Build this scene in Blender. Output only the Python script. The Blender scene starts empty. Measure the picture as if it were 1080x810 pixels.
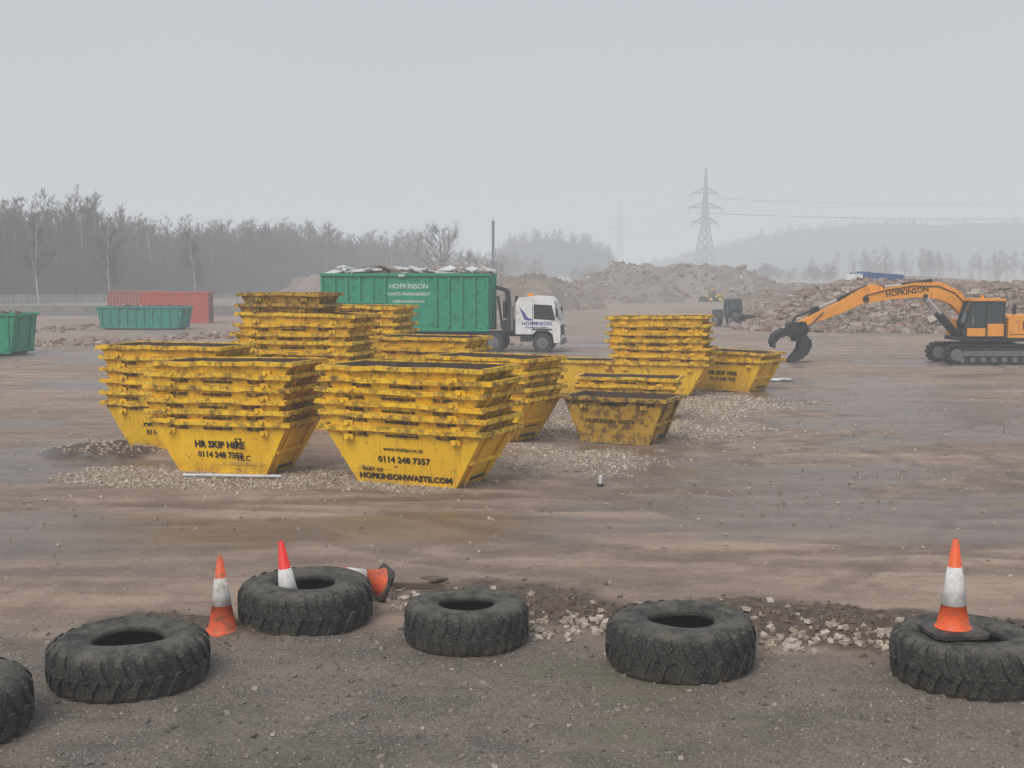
import bpy, math, random
import numpy as np
from mathutils import Vector, Matrix, Euler
random.seed(7); np.random.seed(7)
scene=bpy.context.scene
scene.view_settings.view_transform='Standard'
try: scene.view_settings.look='None'
except Exception: pass
scene.view_settings.exposure=0

# ------------------------------------------------------------ numpy noise
def h2(ix,iy,seed):
    n=(ix.astype(np.int64)*374761393+iy.astype(np.int64)*668265263+seed*1274126177)&0xffffffff
    n=((n^(n>>13))*1274126177)&0xffffffff
    return ((n^(n>>16))&0xffff)/65535.0
def vn(x,y,seed=0):
    x=np.asarray(x,float); y=np.asarray(y,float)
    ix=np.floor(x); iy=np.floor(y); fx=x-ix; fy=y-iy
    fx=fx*fx*(3-2*fx); fy=fy*fy*(3-2*fy)
    a=h2(ix,iy,seed); b=h2(ix+1,iy,seed); c=h2(ix,iy+1,seed); d=h2(ix+1,iy+1,seed)
    return (a*(1-fx)+b*fx)*(1-fy)+(c*(1-fx)+d*fx)*fy
def fbm(x,y,s,o=4,seed=0):
    t=0;a=.5;w=0
    for i in range(o):
        t=t+a*vn(np.asarray(x)/s+i*17.3,np.asarray(y)/s+i*9.1,seed+i); w+=a; a*=.5; s=s/2.03
    return t/w
def ss(x,a,b):
    t=np.clip((x-a)/(b-a),0,1); return t*t*(3-2*t)

# ------------------------------------------------------------ node helpers
class NT:
    def __init__(s,name):
        s.mat=bpy.data.materials.new(name); s.mat.use_nodes=True
        s.t=s.mat.node_tree; s.t.nodes.clear()
        s.out=s.t.nodes.new('ShaderNodeOutputMaterial')
        s.b=s.t.nodes.new('ShaderNodeBsdfPrincipled')
        s.t.links.new(s.b.outputs[0],s.out.inputs['Surface'])
        s.tc=s.t.nodes.new('ShaderNodeTexCoord')
    def put(s,sock,v):
        if isinstance(v,bpy.types.NodeSocket): s.t.links.new(v,sock)
        elif isinstance(v,(tuple,list)):
            sock.default_value=tuple(v)+((1.0,) if len(v)==3 and len(sock.default_value)==4 else ())
        else: sock.default_value=v
    def mix(s,f,a,b,blend='MIX'):
        n=s.t.nodes.new('ShaderNodeMix'); n.data_type='RGBA'; n.blend_type=blend
        s.put(n.inputs[0],f); s.put(n.inputs[6],a); s.put(n.inputs[7],b); return n.outputs[2]
    def m(s,op,a,b=0.0):
        n=s.t.nodes.new('ShaderNodeMath'); n.operation=op; n.use_clamp=False
        s.put(n.inputs[0],a); s.put(n.inputs[1],b); return n.outputs[0]
    def mr(s,v,a,b,c=0.0,d=1.0):
        n=s.t.nodes.new('ShaderNodeMapRange'); n.interpolation_type='SMOOTHSTEP'
        s.put(n.inputs[0],v)
        for i,q in enumerate((a,b,c,d)): s.put(n.inputs[i+1],q)
        return n.outputs[0]
    def mapv(s,vec,scale=(1,1,1),loc=None,rz=0):
        n=s.t.nodes.new('ShaderNodeMapping'); s.put(n.inputs[0],vec); n.inputs['Scale'].default_value=scale; n.inputs['Rotation'].default_value=(0,0,rz)
        if loc is not None: s.put(n.inputs['Location'],loc)
        return n.outputs[0]
    def noise(s,vec,scale,detail=4,rough=.55,dist=0):
        n=s.t.nodes.new('ShaderNodeTexNoise'); s.put(n.inputs['Vector'],vec)
        n.inputs['Scale'].default_value=scale; n.inputs['Detail'].default_value=detail; n.inputs['Roughness'].default_value=rough; n.inputs['Distortion'].default_value=dist
        return n.outputs[0]
    def vor(s,vec,scale,out='Distance'):
        n=s.t.nodes.new('ShaderNodeTexVoronoi'); s.put(n.inputs['Vector'],vec); n.inputs['Scale'].default_value=scale
        return n.outputs[out]
    def sep(s,v):
        n=s.t.nodes.new('ShaderNodeSeparateXYZ'); s.put(n.inputs[0],v); return n.outputs
    def attr(s,name):
        n=s.t.nodes.new('ShaderNodeAttribute'); n.attribute_name=name
        q=s.t.nodes.new('ShaderNodeSeparateColor'); s.t.links.new(n.outputs['Color'],q.inputs[0]); return q.outputs
    def bump(s,h,strength=.4,dist=.02):
        n=s.t.nodes.new('ShaderNodeBump'); n.inputs['Strength'].default_value=strength; n.inputs['Distance'].default_value=dist
        s.put(n.inputs['Height'],h); s.t.links.new(n.outputs[0],s.b.inputs['Normal'])
    def rnd(s):
        n=s.t.nodes.new('ShaderNodeObjectInfo'); return n.outputs['Random']
    def island(s):
        n=s.t.nodes.new('ShaderNodeNewGeometry'); return n.outputs['Random Per Island']
    def fin(s,col,rough=.7,spec=.4,metal=0):
        s.put(s.b.inputs['Base Color'],col); s.put(s.b.inputs['Roughness'],rough)
        s.b.inputs['Specular IOR Level'].default_value=spec; s.b.inputs['Metallic'].default_value=metal
        return s.mat

def paint(name,col,dirt=(.10,.075,.055),amt=.4,rough=.5,scale=2.5,spec=.4):
    t=NT(name); o=t.tc.outputs['Object']
    r=t.rnd(); off=t.m('MULTIPLY',r,37.0)
    v=t.mapv(o,(1,1,1),off)
    n1=t.noise(v,scale,6,.65); n2=t.noise(t.mapv(v,(6,6,.8)),1.5,4,.6)
    c=t.mix(t.mr(t.noise(v,.8,3),.3,.7,0,.35),col,tuple(x*.72 for x in col))
    c=t.mix(t.m('MULTIPLY',t.mr(n1,.48,.72),amt),c,dirt)
    c=t.mix(t.m('MULTIPLY',t.mr(n2,.52,.75),amt*.7),c,tuple(x*.6 for x in dirt))
    t.bump(n1,.15,.01)
    return t.fin(c,t.mr(n1,.3,.7,rough,min(1,rough+.3)),spec)

def skip_paint(name,yel,k):
    t=NT(name); o=t.tc.outputs['Object']; r=t.rnd(); off=t.m('MULTIPLY',r,53.0)
    v=t.mapv(o,(1,1,1),off); z=t.sep(o)[2]
    big=t.noise(v,1.1,3,.5)
    n1=t.noise(v,4.6,9,.76); n2=t.noise(t.mapv(v,(12,12,.8)),1.3,6,.68); n3=t.noise(t.mapv(v,(1.2,1.2,18)),2.2,6,.78)
    n4=t.noise(v,34,5,.7)
    c=t.mix(t.mr(big,.35,.65,0,.6),yel,tuple(a*b for a,b in zip(yel,(.86,.75,.6))))
    c=t.mix(t.m('MULTIPLY',r,.22),c,(.66,.44,.05))
    c=t.mix(t.m('MULTIPLY',t.mr(n2,.50,.72),.5*min(1.5,k)),c,(.27,.14,.03))
    c=t.mix(t.m('MULTIPLY',t.mr(n3,.60,.69),.55*min(1.4,k)),c,(.075,.046,.028))
    c=t.mix(t.m('MULTIPLY',t.mr(n1,.59-.08*(k-1),.67-.06*(k-1)),.80),c,(.09,.05,.025))
    c=t.mix(t.m('MULTIPLY',t.mr(n4,.60,.70),.45),c,(.14,.08,.03))
    rim=t.m('MULTIPLY',t.mr(z,.80,1.04),t.mr(n1,.44,.60))
    c=t.mix(t.m('MULTIPLY',rim,.7),c,(.06,.04,.026))
    low=t.m('MULTIPLY',t.mr(z,.34,.0),t.mr(n1,.38,.60))
    c=t.mix(t.m('MULTIPLY',low,.55),c,(.16,.11,.072))
    t.bump(n1,.3,.012)
    return t.fin(c,t.mr(n1,.35,.65,.40,.78),.42)
M_skip=skip_paint('skip_yellow_paint',(.96,.585,.012),1.0)
M_skipr=skip_paint('skip_rusted_paint',(.50,.29,.035),2.6)
M_rust=paint('rusty_interior',(.085,.055,.038),(.03,.022,.018),.7,.8)
M_black=paint('black_lettering',(.012,.012,.012),(.35,.22,.02),.2,.6)
M_text_blue=paint('blue_lettering',(.08,.08,.30),amt=.1)
M_white=paint('white_paint',(.80,.80,.80),amt=.3,rough=.35)
M_wtext=paint('white_lettering',(.6,.66,.6),(.03,.16,.1),amt=.35)
M_green=paint('green_paint',(.010,.29,.15),(.02,.09,.055),.65,.5)
M_teal=paint('teal_paint',(.012,.25,.19),(.05,.07,.05),.55,.5)
M_red=paint('red_container_paint',(.50,.09,.05),(.22,.10,.06),.5,.6)
M_brown=paint('faded_red_paint',(.36,.13,.09),(.2,.12,.09),.4,.6)
M_orange=paint('excavator_orange',(.90,.36,.045),(.20,.12,.06),.5,.42)
M_dark=paint('dark_steel',(.025,.025,.026),(.10,.08,.06),.6,.55)
M_mid=paint('grey_steel',(.16,.16,.165),(.08,.07,.06),.4,.5)
M_blue=paint('blue_paint',(.02,.08,.28),(.1,.1,.1),.3,.45)
M_chrome=paint('chrome_rod',(.5,.5,.5),(.2,.2,.2),.2,.2)
M_wood=paint('weathered_wood',(.16,.115,.08),(.07,.05,.04),.5,.85)
t=NT('glass'); M_glass=t.fin((.03,.038,.04),.08,.6)
t=NT('amber_lamp'); M_amber=t.fin((.9,.3,.02),.3)
M_sheet=paint('white_sheeting',(.66,.67,.66),(.3,.28,.25),.4,.6)

def cone_mat(name,col,amt):
    t=NT(name); o=t.tc.outputs['Object']; n=t.noise(o,9,6,.7); n2=t.noise(o,40,3,.6)
    c=t.mix(t.m('MULTIPLY',t.mr(n,.42,.68),amt),col,(.17,.12,.085))
    c=t.mix(t.m('MULTIPLY',t.mr(n2,.58,.68),amt*.7),c,(.07,.05,.04))
    t.bump(n,.2,.01); return t.fin(c,.5,.35)
C_or=cone_mat('cone_orange',(.88,.13,.03),.35); C_wh=cone_mat('cone_white',(.8,.79,.77),.35); C_bk=cone_mat('cone_black_base',(.03,.03,.03),.6)
C_ord=cone_mat('cone_orange_dirty',(.80,.12,.04),.8); C_whd=cone_mat('cone_white_dirty',(.74,.70,.66),.6); C_red=cone_mat('cone_red',(.85,.035,.03),.25)

t=NT('tyre_rubber'); o=t.mapv(t.tc.outputs['Object'],(1,1,1),t.m('MULTIPLY',t.rnd(),31.0))
n=t.noise(o,5,7,.7); n2=t.noise(o,45,4,.6)
geo=t.t.nodes.new('ShaderNodeNewGeometry'); up=t.sep(geo.outputs['Normal'])[2]
c=t.mix(t.mr(n,.35,.7),(.022,.022,.022),(.05,.05,.046))
c=t.mix(t.m('MULTIPLY',t.mr(up,.3,.95),t.mr(n,.36,.64,.08,.8)),c,(.13,.12,.092))
c=t.mix(t.m('MULTIPLY',t.mr(n2,.50,.66),.55),c,(.15,.13,.10))
z=t.sep(t.tc.outputs['Object'])[2]
c=t.mix(t.m('MULTIPLY',t.mr(z,.20,.0),t.mr(n,.3,.6)),c,(.14,.11,.082))
t.bump(t.m('ADD',n,t.m('MULTIPLY',n2,.3)),.45,.015); M_tyre=t.fin(c,.78,.3)

def stone_mat(name,cols,rough=.9):
    t=NT(name); r=t.island(); n=t.t.nodes.new('ShaderNodeValToRGB'); t.put(n.inputs[0],r)
    e=n.color_ramp.elements
    e[0].position=0; e[0].color=cols[0]+(1,); e[1].position=1; e[1].color=cols[-1]+(1,)
    for i,cc in enumerate(cols[1:-1]):
        q=e.new((i+1)/(len(cols)-1)); q.color=cc+(1,)
    nn=t.noise(t.tc.outputs['Object'],6,4,.6)
    c=t.mix(t.mr(nn,.35,.7,0,.5),n.outputs[0],(.20,.15,.115))
    return t.fin(c,rough,.2)
M_grav=stone_mat('pale_gravel',[(.28,.215,.16),(.56,.47,.37),(.40,.33,.255),(.64,.55,.45),(.34,.265,.20)])
M_rub=stone_mat('brick_rubble',[(.19,.135,.105),(.38,.31,.25),(.27,.13,.09),(.28,.225,.185),(.48,.40,.33),(.22,.14,.105),(.26,.19,.15)])
M_clod=stone_mat('soil_clods',[(.10,.07,.051),(.155,.112,.083),(.12,.085,.063),(.20,.148,.112)])
M_stone=stone_mat('whitish_stones',[(.38,.31,.245),(.58,.50,.41),(.48,.40,.32),(.28,.21,.16),(.64,.57,.49)])
M_grit=stone_mat('dark_grit',[(.075,.068,.06),(.22,.195,.165),(.13,.115,.10),(.42,.37,.32),(.10,.09,.08)])

def soil(name,a,b,ns=.35,bd=.3):
    t=NT(name); o=t.tc.outputs['Object']; n=t.noise(o,ns,6,.65); n2=t.noise(o,3,5,.7)
    c=t.mix(t.mr(n,.35,.65),a,b); c=t.mix(t.mr(n2,.5,.7,0,.45),c,tuple(x*.5 for x in a))
    t.bump(n2,.8,bd); return t.fin(c,.95,.1)
M_soil1=soil('spoil_soil',(.20,.145,.11),(.30,.24,.19),.22); M_soil2=soil('red_spoil',(.22,.12,.085),(.28,.20,.155)); M_soil3=soil('rubble_soil',(.24,.18,.14),(.18,.12,.095))
M_hill=soil('hill_woodland',(.045,.044,.038),(.085,.075,.062),.12,1.0)
def bark(name,a,b):
    t=NT(name); c=t.mix(t.mr(t.rnd(),.0,1.0),a,b); return t.fin(c,.9,.1)
M_bark=bark('bare_bark',(.06,.044,.036),(.11,.085,.07)); M_birch=bark('birch_bark',(.36,.33,.30),(.55,.5,.46)); M_twig=bark('twigs',(.07,.042,.034),(.12,.078,.064))

# ------------------------------------------------------------ mesh builder
class MB:
    def __init__(s): s.v=[];s.f=[];s.m=[];s.M=Matrix.Identity(4);s.sm=[]
    def add(s,vs,fs,mi=0,smooth=False):
        o=len(s.v); s.v.extend([tuple(s.M@Vector(p)) for p in vs]); s.f.extend([tuple(i+o for i in f) for f in fs]); s.m.extend([mi]*len(fs)); s.sm.extend([smooth]*len(fs))
    def box(s,cx,cy,cz,sx,sy,sz,mi=0,R=None):
        vs=[]
        for z in(-.5,.5):
            for (x,y) in((-.5,-.5),(.5,-.5),(.5,.5),(-.5,.5)):
                p=Vector((x*sx,y*sy,z*sz))
                if R is not None: p=R@p
                vs.append(p+Vector((cx,cy,cz)))
        s.add(vs,[(3,2,1,0),(4,5,6,7),(0,1,5,4),(1,2,6,5),(2,3,7,6),(3,0,4,7)],mi)
    def frame(s,p1,p2):
        d=(Vector(p2)-Vector(p1)); L=d.length; d=d/L if L>0 else Vector((0,0,1))
        a=Vector((0,1,0)) if abs(d.y)<.9 else Vector((1,0,0))
        u=d.cross(a).normalized(); w=u.cross(d).normalized(); return u,w
    def cyl(s,p1,p2,r1,r2=None,n=14,mi=0,caps=True,smooth=True,twist=0):
        r2=r1 if r2 is None else r2; u,w=s.frame(p1,p2); vs=[]
        for p,r in((p1,r1),(p2,r2)):
            for i in range(n):
                a=2*math.pi*i/n+twist; vs.append(Vector(p)+u*math.cos(a)*r+w*math.sin(a)*r)
        fs=[(i,(i+1)%n,n+(i+1)%n,n+i) for i in range(n)]
        s.add(vs,fs,mi,smooth)
        if caps: s.add(vs,[tuple(range(n))[::-1],tuple(range(n,2*n))],mi)
    def beam(s,p1,p2,w,h=None,mi=0):
        h=w if h is None else h; u,q=s.frame(p1,p2); vs=[]
        for p in(p1,p2):
            for a,b in((-1,-1),(1,-1),(1,1),(-1,1)): vs.append(Vector(p)+u*a*h/2+q*b*w/2)
        s.add(vs,[(3,2,1,0),(4,5,6,7),(0,1,5,4),(1,2,6,5),(2,3,7,6),(3,0,4,7)],mi)
    def prism(s,pts,y0,y1,mi=0):
        n=len(pts); vs=[(x,y0,z) for x,z in pts]+[(x,y1,z) for x,z in pts]
        s.add(vs,[tuple(range(n)),tuple(range(2*n-1,n-1,-1))]+[(i,n+i,n+(i+1)%n,(i+1)%n) for i in range(n)],mi)
    def rev(s,prof,n,mi=0,closed=False,fn=None,smooth=True):
        vs=[]
        for i in range(n):
            a=2*math.pi*i/n
            for k,(r,z) in enumerate(prof):
                rr,zz=(r,z) if fn is None else fn(r,z,a)
                vs.append((rr*math.cos(a),rr*math.sin(a),zz))
        m=len(prof); K=m if closed else m-1
        fs=[];mm=[]
        for i in range(n):
            for k in range(K):
                fs.append((i*m+k,((i+1)%n)*m+k,((i+1)%n)*m+(k+1)%m,i*m+(k+1)%m)); mm.append(mi[k] if isinstance(mi,(list,tuple)) else mi)
        o=len(s.v); s.v.extend([tuple(s.M@Vector(p)) for p in vs]); s.f.extend([tuple(j+o for j in f) for f in fs]); s.m.extend(mm); s.sm.extend([smooth]*len(fs))
    def mesh(s,name,mats,recalc=True):
        me=bpy.data.meshes.new(name); me.from_pydata(s.v,[],s.f)
        for m in mats: me.materials.append(m)
        me.polygons.foreach_set('material_index',s.m); me.polygons.foreach_set('use_smooth',s.sm)
        if recalc:
            import bmesh
            bm=bmesh.new(); bm.from_mesh(me); bmesh.ops.recalc_face_normals(bm,faces=bm.faces); bm.to_mesh(me); bm.free()
        me.update(); return me
    def obj(s,name,mats,loc=(0,0,0),rz=0,bevel=0,rot=None,recalc=True):
        ob=bpy.data.objects.new(name,s.mesh(name,mats,recalc)); scene.collection.objects.link(ob)
        ob.location=loc; ob.rotation_euler=rot if rot else (0,0,rz)
        if bevel:
            b=ob.modifiers.new('bevel','BEVEL'); b.width=bevel; b.segments=2; b.limit_method='ANGLE'; b.angle_limit=math.radians(40)
        return ob
def npmesh(name,V,F,mats,loc=(0,0,0),smooth=False):
    me=bpy.data.meshes.new(name); V=np.asarray(V,dtype=np.float32); F=np.asarray(F,dtype=np.int32)
    me.vertices.add(len(V)); me.vertices.foreach_set('co',V.ravel())
    k=F.shape[1]; me.loops.add(F.size); me.loops.foreach_set('vertex_index',F.ravel())
    me.polygons.add(len(F)); me.polygons.foreach_set('loop_start',np.arange(len(F),dtype=np.int32)*k)
    try: me.polygons.foreach_set('loop_total',np.full(len(F),k,dtype=np.int32))
    except Exception: pass
    me.polygons.foreach_set('use_smooth',np.full(len(F),smooth))
    for m in mats: me.materials.append(m)
    me.update(calc_edges=True); me.validate()
    ob=bpy.data.objects.new(name,me); scene.collection.objects.link(ob); ob.location=loc; return ob

_tc={}
def text_geo(txt,size,bold=0.0):
    k=(txt,size,bold)
    if k in _tc: return _tc[k]
    cu=bpy.data.curves.new('t','FONT'); cu.body=txt; cu.size=size; cu.align_x='CENTER'; cu.resolution_u=2; cu.offset=bold
    ob=bpy.data.objects.new('t',cu); scene.collection.objects.link(ob)
    dg=bpy.context.evaluated_depsgraph_get(); me=ob.evaluated_get(dg).to_mesh()
    r=([tuple(v.co) for v in me.vertices],[tuple(p.vertices) for p in me.polygons])
    ob.evaluated_get(dg).to_mesh_clear(); bpy.data.objects.remove(ob); bpy.data.curves.remove(cu)
    _tc[k]=r; return r
def put_text(mb,txt,size,org,ex,ey,mi,bold=0.0):
    vs,fs=text_geo(txt,size,bold); ex=Vector(ex); ey=Vector(ey); org=Vector(org)
    mb.add([org+ex*v[0]+ey*v[1] for v in vs],fs,mi)

# ------------------------------------------------------------ ground
KY=1.65
def zones(x,y):
    wob=(fbm(x,y,1.6,4,3)-.5)
    wob2=(fbm(x,y,4.0,4,9)-.5)
    yy=y/KY
    def ell(cx,cy,rx,ry): 
        d=np.sqrt(((x-cx)/rx)**2+((yy-cy)/ry)**2)+wob*1.1+wob2*.6
        return 1-ss(d,.6,1.15)
    grav=np.maximum.reduce([ell(-5.9,14.7,3.9,.95),ell(-1.9,14.5,1.9,.75),ell(1.3,16.2,2.7,1.5),ell(3.4,20.0,3.2,2.8)*.75,ell(-8.5,17.5,2.5,1.2)*.5,ell(6,24,3.4,2)*.6])
    bl=8.86-.15*x
    berm=np.exp(-((yy-bl+wob*.9)/.46)**2)*ss(x,-1.8,-.4)
    berm=np.maximum(berm,.7*np.exp(-((yy-8.4-wob)/.35)**2)*ss(x,-5.4,-4.2)*(1-ss(x,-3.0,-1.8)))
    berm=np.maximum(berm,.9*ell(-9.3,16.6,1.3,.9))
    grit=1-ss(yy+.14*x*(x>0)+wob*1.3,7.7,8.6)
    return grav,berm,grit
_tr=[]
rr=random.Random(5)
for i in range(46):
    if i<18: cy=rr.uniform(60,150)*(1 if rr.random()<.7 else -1); cx=rr.uniform(-25,30); yy=rr.uniform(15.8,24); r=abs(cy-yy)
    elif i<34: cx=rr.uniform(4,12); cy=rr.uniform(21,34); r=rr.uniform(2.5,9)
    else: cx=rr.uniform(-60,70); cy=rr.uniform(20,100); r=rr.uniform(20,70)
    _tr.append((cx,cy,r,rr.uniform(.16,.28),rr.uniform(.5,1)))
def tracks(x,y,rims=False):
    out=np.zeros_like(x); rim=np.zeros_like(x); w=(fbm(x,y,9,2,21)-.5)*1.0
    for i,(cx,cy,r,wd,k) in enumerate(_tr):
        d=np.hypot(x-cx,y-cy)+w
        mk=ss(fbm(x,y,8,2,50+i),.42,.56)
        for dr in(0,2.0):
            q=(d-r-dr)/wd
            a=np.clip(k*mk*np.exp(-q**4),0,1)
            out=out+(1-out)*a; rim=np.maximum(rim,k*mk*np.exp(-((np.abs(q)-1.45)/.35)**2))
    f=ss(y,14.4,16.2)*(1-ss(y,55,100))
    return (out*f,rim*f*(1-out)) if rims else out*f
def gz(x,y,full=True):
    x=np.asarray(x,float); y=np.asarray(y,float)
    g,b,gr=zones(x,y)
    n=fbm(x,y,2.5,4,1)-.5; f=fbm(x,y,.35,3,2)-.5; c=fbm(x,y,.16,2,6)-.5
    z=n*.06+f*.03+b*(.10+.24*np.maximum(f,-.1)+.12*c)+g*.015
    near=1-ss(y,50,115)
    z=z*near
    if full: 
        a,rm=tracks(x,y,True); z=z-.022*a+.008*rm
    return z+ss(y,330,680)*6
rows=[-3.0]
while rows[-1]<8.5: rows.append(rows[-1]+.4)
y=rows[-1]
while y<56: y+=max(.055,y*.0058); rows.append(y)
while y<700: y*=1.03; rows.append(y)
while y<6000: y*=1.25; rows.append(y)
rows=np.array(rows); ks=np.linspace(-1,1,700); ks=ks*(.62+.55*np.abs(ks)**3)
Y,K=np.meshgrid(rows,ks,indexing='ij'); X=K*(Y+7.0)
Z=gz(X,Y)
V=np.stack([X,Y,Z],-1).reshape(-1,3); nr,nc=X.shape
idx=np.arange(nr*nc).reshape(nr,nc)
F=np.stack([idx[:-1,:-1],idx[:-1,1:],idx[1:,1:],idx[1:,:-1]],-1).reshape(-1,4)
t=NT('yard_ground'); P=t.tc.outputs['Object']; za=t.attr('zoneA'); zb=t.attr('zoneB'); zc=t.attr('zoneC')
n_big=t.noise(P,.11,5,.6); n_str=t.noise(t.mapv(P,(.25,.95,1)),1.0,8,.7,.4); n_mid=t.noise(P,1.2,8,.72,.3); n_fine=t.noise(P,16,5,.7); n_vf=t.noise(P,70,3,.6)
n_s2=t.noise(t.mapv(P,(.16,1.6,1),None,.35),1.3,7,.7); n_s3=t.noise(t.mapv(P,(1.5,.16,1),None,.5),1.3,7,.7)
c=t.mix(t.mr(n_big,.35,.65),(.395,.277,.205),(.29,.205,.153))
c=t.mix(t.mr(n_str,.44,.62,0,.65),c,(.205,.142,.105))
c=t.mix(t.mr(n_str,.47,.34,0,.45),c,(.46,.345,.268))
c=t.mix(t.mr(n_s2,.54,.66,0,.45),c,(.175,.122,.092))
c=t.mix(t.mr(n_s3,.56,.68,0,.35),c,(.18,.127,.097))
c=t.mix(t.mr(n_mid,.5,.66,0,.55),c,(.18,.127,.097))
c=t.mix(t.mr(n_mid,.44,.34,0,.3),c,(.47,.37,.29))
c=t.mix(t.mr(n_fine,.52,.68,0,.4),c,(.13,.093,.072))
vs_=t.vor(P,26,'Color'); pv=t.sep(vs_)[0]; vd=t.vor(P,26)
peb=t.m('MULTIPLY',t.mr(pv,.86,.9),t.mr(vd,.45,.25))
c=t.mix(t.m('MULTIPLY',peb,.5),c,(.48,.40,.33))
c=t.mix(t.m('MULTIPLY',zb[1],t.mr(n_mid,.35,.6,.3,.75)),c,(.14,.098,.073))
c=t.mix(t.m('MULTIPLY',zc[0],t.mr(n_mid,.35,.6,.35,.1)),c,(.47,.36,.28))
c=t.mix(t.m('MULTIPLY',zb[0],.55),c,(.14,.102,.079))
gv=t.vor(P,19,'Color'); gs=t.sep(gv)[0]
gc=t.mix(gs,(.32,.25,.19),(.60,.505,.40)); gc=t.mix(t.mr(t.vor(P,19),.25,.5,0,.55),gc,(.19,.145,.11))
c=t.mix(t.m('MULTIPLY',za[0],t.mr(n_mid,.3,.6,1.0,.45)),c,gc)
g2=t.vor(P,48,'Color'); g2s=t.sep(g2)[1]
gcol=t.mix(t.mr(n_mid,.38,.62),(.195,.16,.13),(.10,.087,.075))
gcol=t.mix(t.mr(n_big,.40,.6,0,.65),gcol,(.225,.172,.132))
gcol=t.mix(t.mr(n_s2,.52,.64,0,.45),gcol,(.08,.07,.062))
gcol=t.mix(t.mr(g2s,.72,.95,0,.75),gcol,(.29,.255,.22))
gcol=t.mix(t.mr(n_vf,.5,.65,0,.6),gcol,(.055,.049,.043))
gcol=t.mix(t.m('MULTIPLY',zb[2],.38),gcol,(.10,.105,.042))
c=t.mix(t.m('MULTIPLY',za[2],.94),c,gcol)
sc=t.mix(t.mr(n_fine,.35,.65),(.15,.104,.076),(.078,.054,.04))
c=t.mix(t.mr(t.m('MULTIPLY',za[1],t.mr(n_mid,.2,.6,.8,1.35)),.12,.6),c,sc)
t.bump(t.m('ADD',t.m('MULTIPLY',n_fine,1.0),t.m('ADD',t.m('MULTIPLY',n_vf,.35),t.m('ADD',t.m('MULTIPLY',vd,.3),t.m('MULTIPLY',n_mid,1.6)))),.7,.032)
rg=t.m('SUBTRACT',.88,t.m('ADD',t.m('MULTIPLY',zb[0],.6),t.m('MULTIPLY',zb[1],.15)))
M_ground=t.fin(c,rg,.45)
ground=npmesh('ground',V,F,[M_ground],smooth=True)
g,b,gr=zones(X,Y); tr,rim=tracks(X,Y,True)
wet=ss(fbm(X*.35,Y*.8,2.2,4,33),.52,.62)*ss(Y,15,18)*(1-ss(Y,65,115))*(1-g)
moss=ss(fbm(X,Y,1.2,4,44),.5,.68)
one=np.ones_like(X)
for nm,ch in(('zoneA',(g,b,gr,one)),('zoneB',(wet,tr,moss,one)),('zoneC',(rim,rim,rim,one))):
    a=ground.data.color_attributes.new(nm,'FLOAT_COLOR','POINT')
    a.data.foreach_set('color',np.stack(ch,-1).astype(np.float32).ravel())

# ------------------------------------------------------------ stones
CUBE=np.array([[-1,-1,-1],[1,-1,-1],[1,1,-1],[-1,1,-1],[-1,-1,1],[1,-1,1],[1,1,1],[-1,1,1]],float)*.5
CF=np.array([(3,2,1,0),(4,5,6,7),(0,1,5,4),(1,2,6,5),(2,3,7,6),(3,0,4,7)])
def stones(name,pts,size,mat,flat=.65,aspect=1.0,rng=None):
    rng=rng or np.random.RandomState(3); n=len(pts)
    v=np.repeat(CUBE[None],n,0)*(1+rng.uniform(-.42,.42,(n,8,3)))
    v=v*np.stack([rng.uniform(.8,1.3*aspect,n),rng.uniform(.7,1.1,n),rng.uniform(flat*.7,flat*1.2,n)],-1)[:,None]
    e=rng.uniform(-.5,.5,(n,2)); a=rng.uniform(0,6.28,n)
    ca,sa=np.cos(e[:,0]),np.sin(e[:,0]); x,y,z=v[...,0],v[...,1],v[...,2]
    y,z=y*ca[:,None]-z*sa[:,None],y*sa[:,None]+z*ca[:,None]
    ca,sa=np.cos(e[:,1]),np.sin(e[:,1]); x,z=x*ca[:,None]+z*sa[:,None],-x*sa[:,None]+z*ca[:,None]
    ca,sa=np.cos(a),np.sin(a); x,y=x*ca[:,None]-y*sa[:,None],x*sa[:,None]+y*ca[:,None]
    v=np.stack([x,y,z],-1)*np.asarray(size)[:,None,None]+np.asarray(pts)[:,None,:]
    F=(CF[None]+np.arange(n)[:,None,None]*8).reshape(-1,4)
    return npmesh(name,v.reshape(-1,3),F,[mat])
rg_=np.random.RandomState(11)
def sample(n,x0,x1,y0,y1,fn):
    x=rg_.uniform(x0,x1,n); y=rg_.uniform(y0,y1,n); p=fn(x,y); k=rg_.uniform(0,1,n)<p; return x[k],y[k]
x,y=sample(130000,-12,10,20,47,lambda x,y:zones(x,y)[0]**1.3*.75*(.4+vn(x*1.1,y*1.1,5))+.004)
s=rg_.uniform(.02,.062,len(x))*(1+.3*(y>30)); stones('gravel',np.stack([x,y,gz(x,y)+s*.1],-1),s,M_grav)
x,y=sample(26000,-6.5,7.5,11.8,17.5,lambda x,y:zones(x,y)[1]**2.2*.7)
s=rg_.uniform(.012,.05,len(x))*rg_.uniform(.6,1.5,len(x)); stones('soil_clods',np.stack([x,y,gz(x,y)+s*.02],-1),s,M_clod)
def rockmask(x,y):
    m=0
    for cx,cy,rx,ry,k in((.8,13.75,.75,.40,.9),(3.2,13.05,1.15,.36,.9),(-1.35,14.9,.35,.5,.7),(4.4,12.9,.6,.5,.35),(.2,14.6,.9,.7,.04),(2,14.1,2.2,.7,.05)):
        m=np.maximum(m,k*(1-ss(np.hypot((x-cx)/rx,(y-cy)/ry)+(fbm(x,y,.4,3,8)-.5)*1.3,.4,1.2)))
    return m
x,y=sample(12000,-2.5,6,12,16,lambda x,y:rockmask(x,y)*.42)
s=rg_.uniform(.03,.08,len(x)); stones('rubble_stones',np.stack([x,y,gz(x,y)+s*.22],-1),s,M_stone,.7)
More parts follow.
